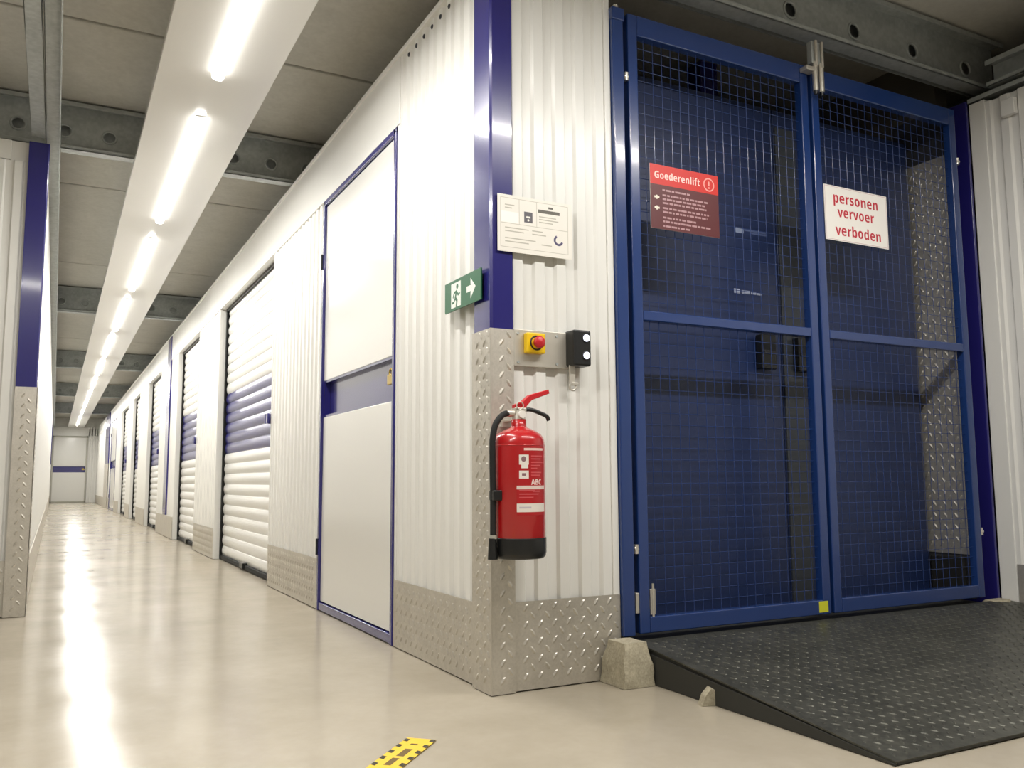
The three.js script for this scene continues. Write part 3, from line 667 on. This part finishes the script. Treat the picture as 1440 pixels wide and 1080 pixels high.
// notices
{
  const s = thing('notice_plate', 'white printed lift notice across the blue post and ribbed wall', 'sign');
  const x0 = 1.358, x1 = 1.668, y0 = 1.532, y1 = 1.742, z = -2.678;
  part('sign_plate', rbox(x0, x1, y0, y1, z - 0.003, z, 0.001, 1), M.sign, s);
  for (const [x, y] of [[x0 + 0.012, y1 - 0.012], [x1 - 0.012, y1 - 0.012], [x0 + 0.012, y0 + 0.012], [x1 - 0.012, y0 + 0.012]]) part('spacer', cyl(0.004, 0.004, 0.018, 10).rotateX(Math.PI / 2).translate(x, y, z - 0.009), M.steel, s);
  const face = canvasMat(640, 440, (g, w, h) => {
    g.fillStyle = '#ece8df'; g.fillRect(0, 0, w, h);
    g.strokeStyle = '#bdb8ab'; g.lineWidth = 4; g.strokeRect(24, 24, w - 60, h - 60);
    g.beginPath(); g.moveTo(180, 24); g.lineTo(180, 220); g.moveTo(24, 220); g.lineTo(w - 36, 220); g.moveTo(330, 24); g.lineTo(330, 220); g.stroke();
    g.fillStyle = '#f8f6f0'; g.fillRect(30, 130, 146, 84);
    g.fillStyle = '#57535a'; g.fillRect(222, 112, 72, 84);
    g.fillStyle = '#ece8df'; g.fillRect(240, 146, 36, 14); g.beginPath(); g.arc(258, 176, 9, 0, 7); g.fill();
    g.fillStyle = '#5d594f'; g.fillRect(342, 78, 190, 26); g.fillRect(432, 48, 40, 16);
    g.fillStyle = '#b6b1a4'; for (const [x, y, l] of [[350, 130, 150], [350, 152, 170], [350, 174, 120], [60, 250, 200], [290, 250, 90], [60, 276, 160], [290, 276, 120], [60, 330, 260], [60, 356, 200], [370, 350, 90], [60, 74, 80], [60, 96, 60]]) g.fillRect(x, y, l, 8);
    g.strokeStyle = '#4a4468'; g.lineWidth = 17; g.beginPath(); g.arc(520, 302, 34, 0.35, Math.PI * 1.35); g.stroke();
  });
  const m = part('printed_face', new THREE.PlaneGeometry(x1 - x0, y1 - y0), face, s); m.position.set((x0 + x1) / 2, (y0 + y1) / 2, z + 0.0006);

  const e = thing('exit_sign', 'green escape sign with white arrow beside the blue post', 'sign');
  const za = -3.055, zb = -2.735, ya = 1.362, yb = 1.478, X = 1.318;
  part('sign_plate', rbox(X, X + 0.006, ya, yb, za, zb, 0.001, 1), M.green, e);
  part('spacer', merge([box(X + 0.006, 1.35, ya + 0.02, yb - 0.02, za + 0.05, za + 0.07)]), M.green, e);
  const ef = canvasMat(640, 232, (g, w, h) => {
    g.fillStyle = '#14623c'; g.fillRect(0, 0, w, h);
    g.fillStyle = '#e9efe8';
    // doorway with running figure (left) and arrow (right)
    g.fillRect(118, 22, 178, 190); g.fillStyle = '#14623c';
    g.beginPath(); g.arc(232, 56, 20, 0, 7); g.fill();
    g.lineWidth = 24; g.strokeStyle = '#14623c'; g.lineCap = 'round'; g.lineJoin = 'round';
    g.beginPath(); g.moveTo(218, 92); g.lineTo(196, 138); g.lineTo(226, 164); g.lineTo(216, 204); g.stroke();
    g.lineWidth = 17; g.beginPath(); g.moveTo(196, 138); g.lineTo(172, 170); g.lineTo(140, 172); g.stroke();
    g.beginPath(); g.moveTo(214, 92); g.lineTo(176, 98); g.lineTo(158, 128); g.stroke(); g.beginPath(); g.moveTo(222, 96); g.lineTo(248, 122); g.lineTo(274, 114); g.stroke();
    g.fillStyle = '#f0f4ee'; g.fillRect(400, 94, 90, 46); g.beginPath(); g.moveTo(470, 40); g.lineTo(556, 117); g.lineTo(470, 194); g.lineTo(470, 150); g.lineTo(492, 117); g.lineTo(470, 84); g.fill();
  });
  const q = part('printed_face', new THREE.PlaneGeometry(zb - za, yb - ya), ef, e);
  q.rotation.y = -Math.PI / 2; q.position.set(X - 0.0006, (ya + yb) / 2, (za + zb) / 2);
}

// ---------------------------------------------------------------- fire extinguisher
{
  const e = thing('fire_extinguisher', 'red fire extinguisher with black hose hanging on the corner guard', 'extinguisher');
  e.position.set(1.388, 0.462, -2.586);
  const R = 0.088;
  const body = [[0, 0.05], [R, 0.05], [R, 0.375], [R - 0.003, 0.395], [R - 0.014, 0.412], [R - 0.036, 0.425], [0.03, 0.434], [0.026, 0.44], [0.026, 0.462], [0, 0.462]].map(([x, y]) => V2(x, y));
  part('cylinder', new THREE.LatheGeometry(body, 56), M.red, e);
  const cup = [[0, 0], [R - 0.008, 0], [R - 0.001, 0.006], [R + 0.0025, 0.02], [R + 0.0025, 0.066], [R, 0.068], [0, 0.068]].map(([x, y]) => V2(x, y));
  part('base_cup', new THREE.LatheGeometry(cup, 48), M.black, e, 'black plastic base cup');
  part('weld_seam', new THREE.TorusGeometry(R - 0.0005, 0.0018, 6, 48).rotateX(Math.PI / 2).translate(0, 0.372, 0), M.red, e);
  const v = part('valve', merge([cyl(0.02, 0.024, 0.034, 20).translate(0, 0.476, 0), cyl(0.012, 0.012, 0.05, 16).rotateZ(Math.PI / 2).translate(-0.022, 0.482, 0), rbox(-0.02, 0.024, 0.478, 0.502, -0.015, 0.015, 0.004)]), M.steel, e, 'steel valve');
  part('pressure_gauge', cyl(0.013, 0.013, 0.012, 18).rotateX(Math.PI / 2).translate(0.0, 0.478, 0.024), M.sign, v);
  const lever = new THREE.Shape([V2(-0.016, 0.482), V2(-0.018, 0.510), V2(0.012, 0.522), V2(0.040, 0.545), V2(0.112, 0.566), V2(0.114, 0.556), V2(0.046, 0.531), V2(0.026, 0.510), V2(0.014, 0.486)]);
  part('lever', new THREE.ExtrudeGeometry(lever, { depth: 0.02, bevelEnabled: true, bevelSize: 0.002, bevelThickness: 0.002, bevelSegments: 1 }).translate(0, 0, -0.01), M.redPlastic, e, 'red squeeze lever');
  part('carry_handle', tube([[0.012, 0.494, 0], [0.045, 0.497, 0], [0.085, 0.486, 0], [0.112, 0.474, 0], [0.118, 0.462, 0]], 0.0072, 30), M.black, e, 'black carrying handle');
  part('safety_pin', new THREE.TorusGeometry(0.013, 0.0022, 6, 20).translate(-0.004, 0.508, 0.018), M.steel, e);
  const h = part('hose', tube([[-0.03, 0.482, 0.0], [-0.058, 0.478, 0.004], [-0.09, 0.448, 0.01], [-0.104, 0.40, 0.012], [-0.1055, 0.33, 0.012], [-0.104, 0.2, 0.012], [-0.104, 0.07, 0.012]], 0.0105, 60), M.rubber, e, 'black rubber hose');
  part('hose_ferrule', cyl(0.0125, 0.0125, 0.012, 16).translate(-0.104, 0.072, 0.012), M.tag, h);
  part('nozzle', cyl(0.0125, 0.017, 0.068, 18).translate(-0.106, 0.034, 0.012), M.black, h);
  part('hose_clip', merge([rbox(-0.112, -0.07, 0.19, 0.225, -0.004, 0.034, 0.005)]), M.black, e, 'black hose clip');
  part('wall_hook', merge([rbox(-0.02, 0.02, 0.44, 0.49, -0.094, -0.086, 0.002), rbox(-0.012, 0.012, 0.458, 0.466, -0.09, -0.02, 0.002)]), M.steel, e);
  // printed label wrapped on the cylinder
  const lm = canvasMat(420, 760, (g, w, hh) => {
    g.fillStyle = '#ad1a20'; g.fillRect(0, 0, w, hh);
    g.fillStyle = '#e9c9c2'; g.fillRect(90, 18, 300, 26);
    g.fillStyle = '#e8e2da'; g.fillRect(30, 92, 120, 110); g.fillRect(56, 196, 86, 46); g.fillRect(30, 268, 118, 88);
    g.fillStyle = '#8a6a70'; g.beginPath(); g.arc(86, 140, 30, 0, 7); g.fill(); g.fillRect(64, 296, 48, 30);
    g.fillStyle = '#c9555a'; for (const [x, y, l] of [[180, 100, 190], [180, 132, 150], [180, 170, 200], [180, 204, 150], [180, 236, 90], [180, 282, 170], [180, 312, 140], [30, 480, 200], [30, 520, 260], [30, 556, 180], [200, 490, 110]]) g.fillRect(x, y, l, 13);
    g.fillStyle = '#ecd9d2'; g.font = 'bold 84px sans-serif'; g.textBaseline = 'top'; g.fillText('ABC', 180, 346, 190);
    g.fillStyle = '#e3cfc6'; g.fillRect(0, 434, w, 40);
    g.fillStyle = '#e6dfd6'; g.fillRect(0, 630, w, 94); g.fillStyle = '#c4bcc4'; g.fillRect(30, 664, 150, 20);
  }, { roughness: 0.35 });
  // camera-side middle of the can lies towards -x +z; the label sits turned to the lobby side
  const lg = new THREE.CylinderGeometry(R + 0.0006, R + 0.0006, 0.225, 32, 1, true, -0.58, 1.30).translate(0, 0.255, 0);
  part('label', lg, lm, e, 'white and red printed label');
}

renderer.render(scene, camera);
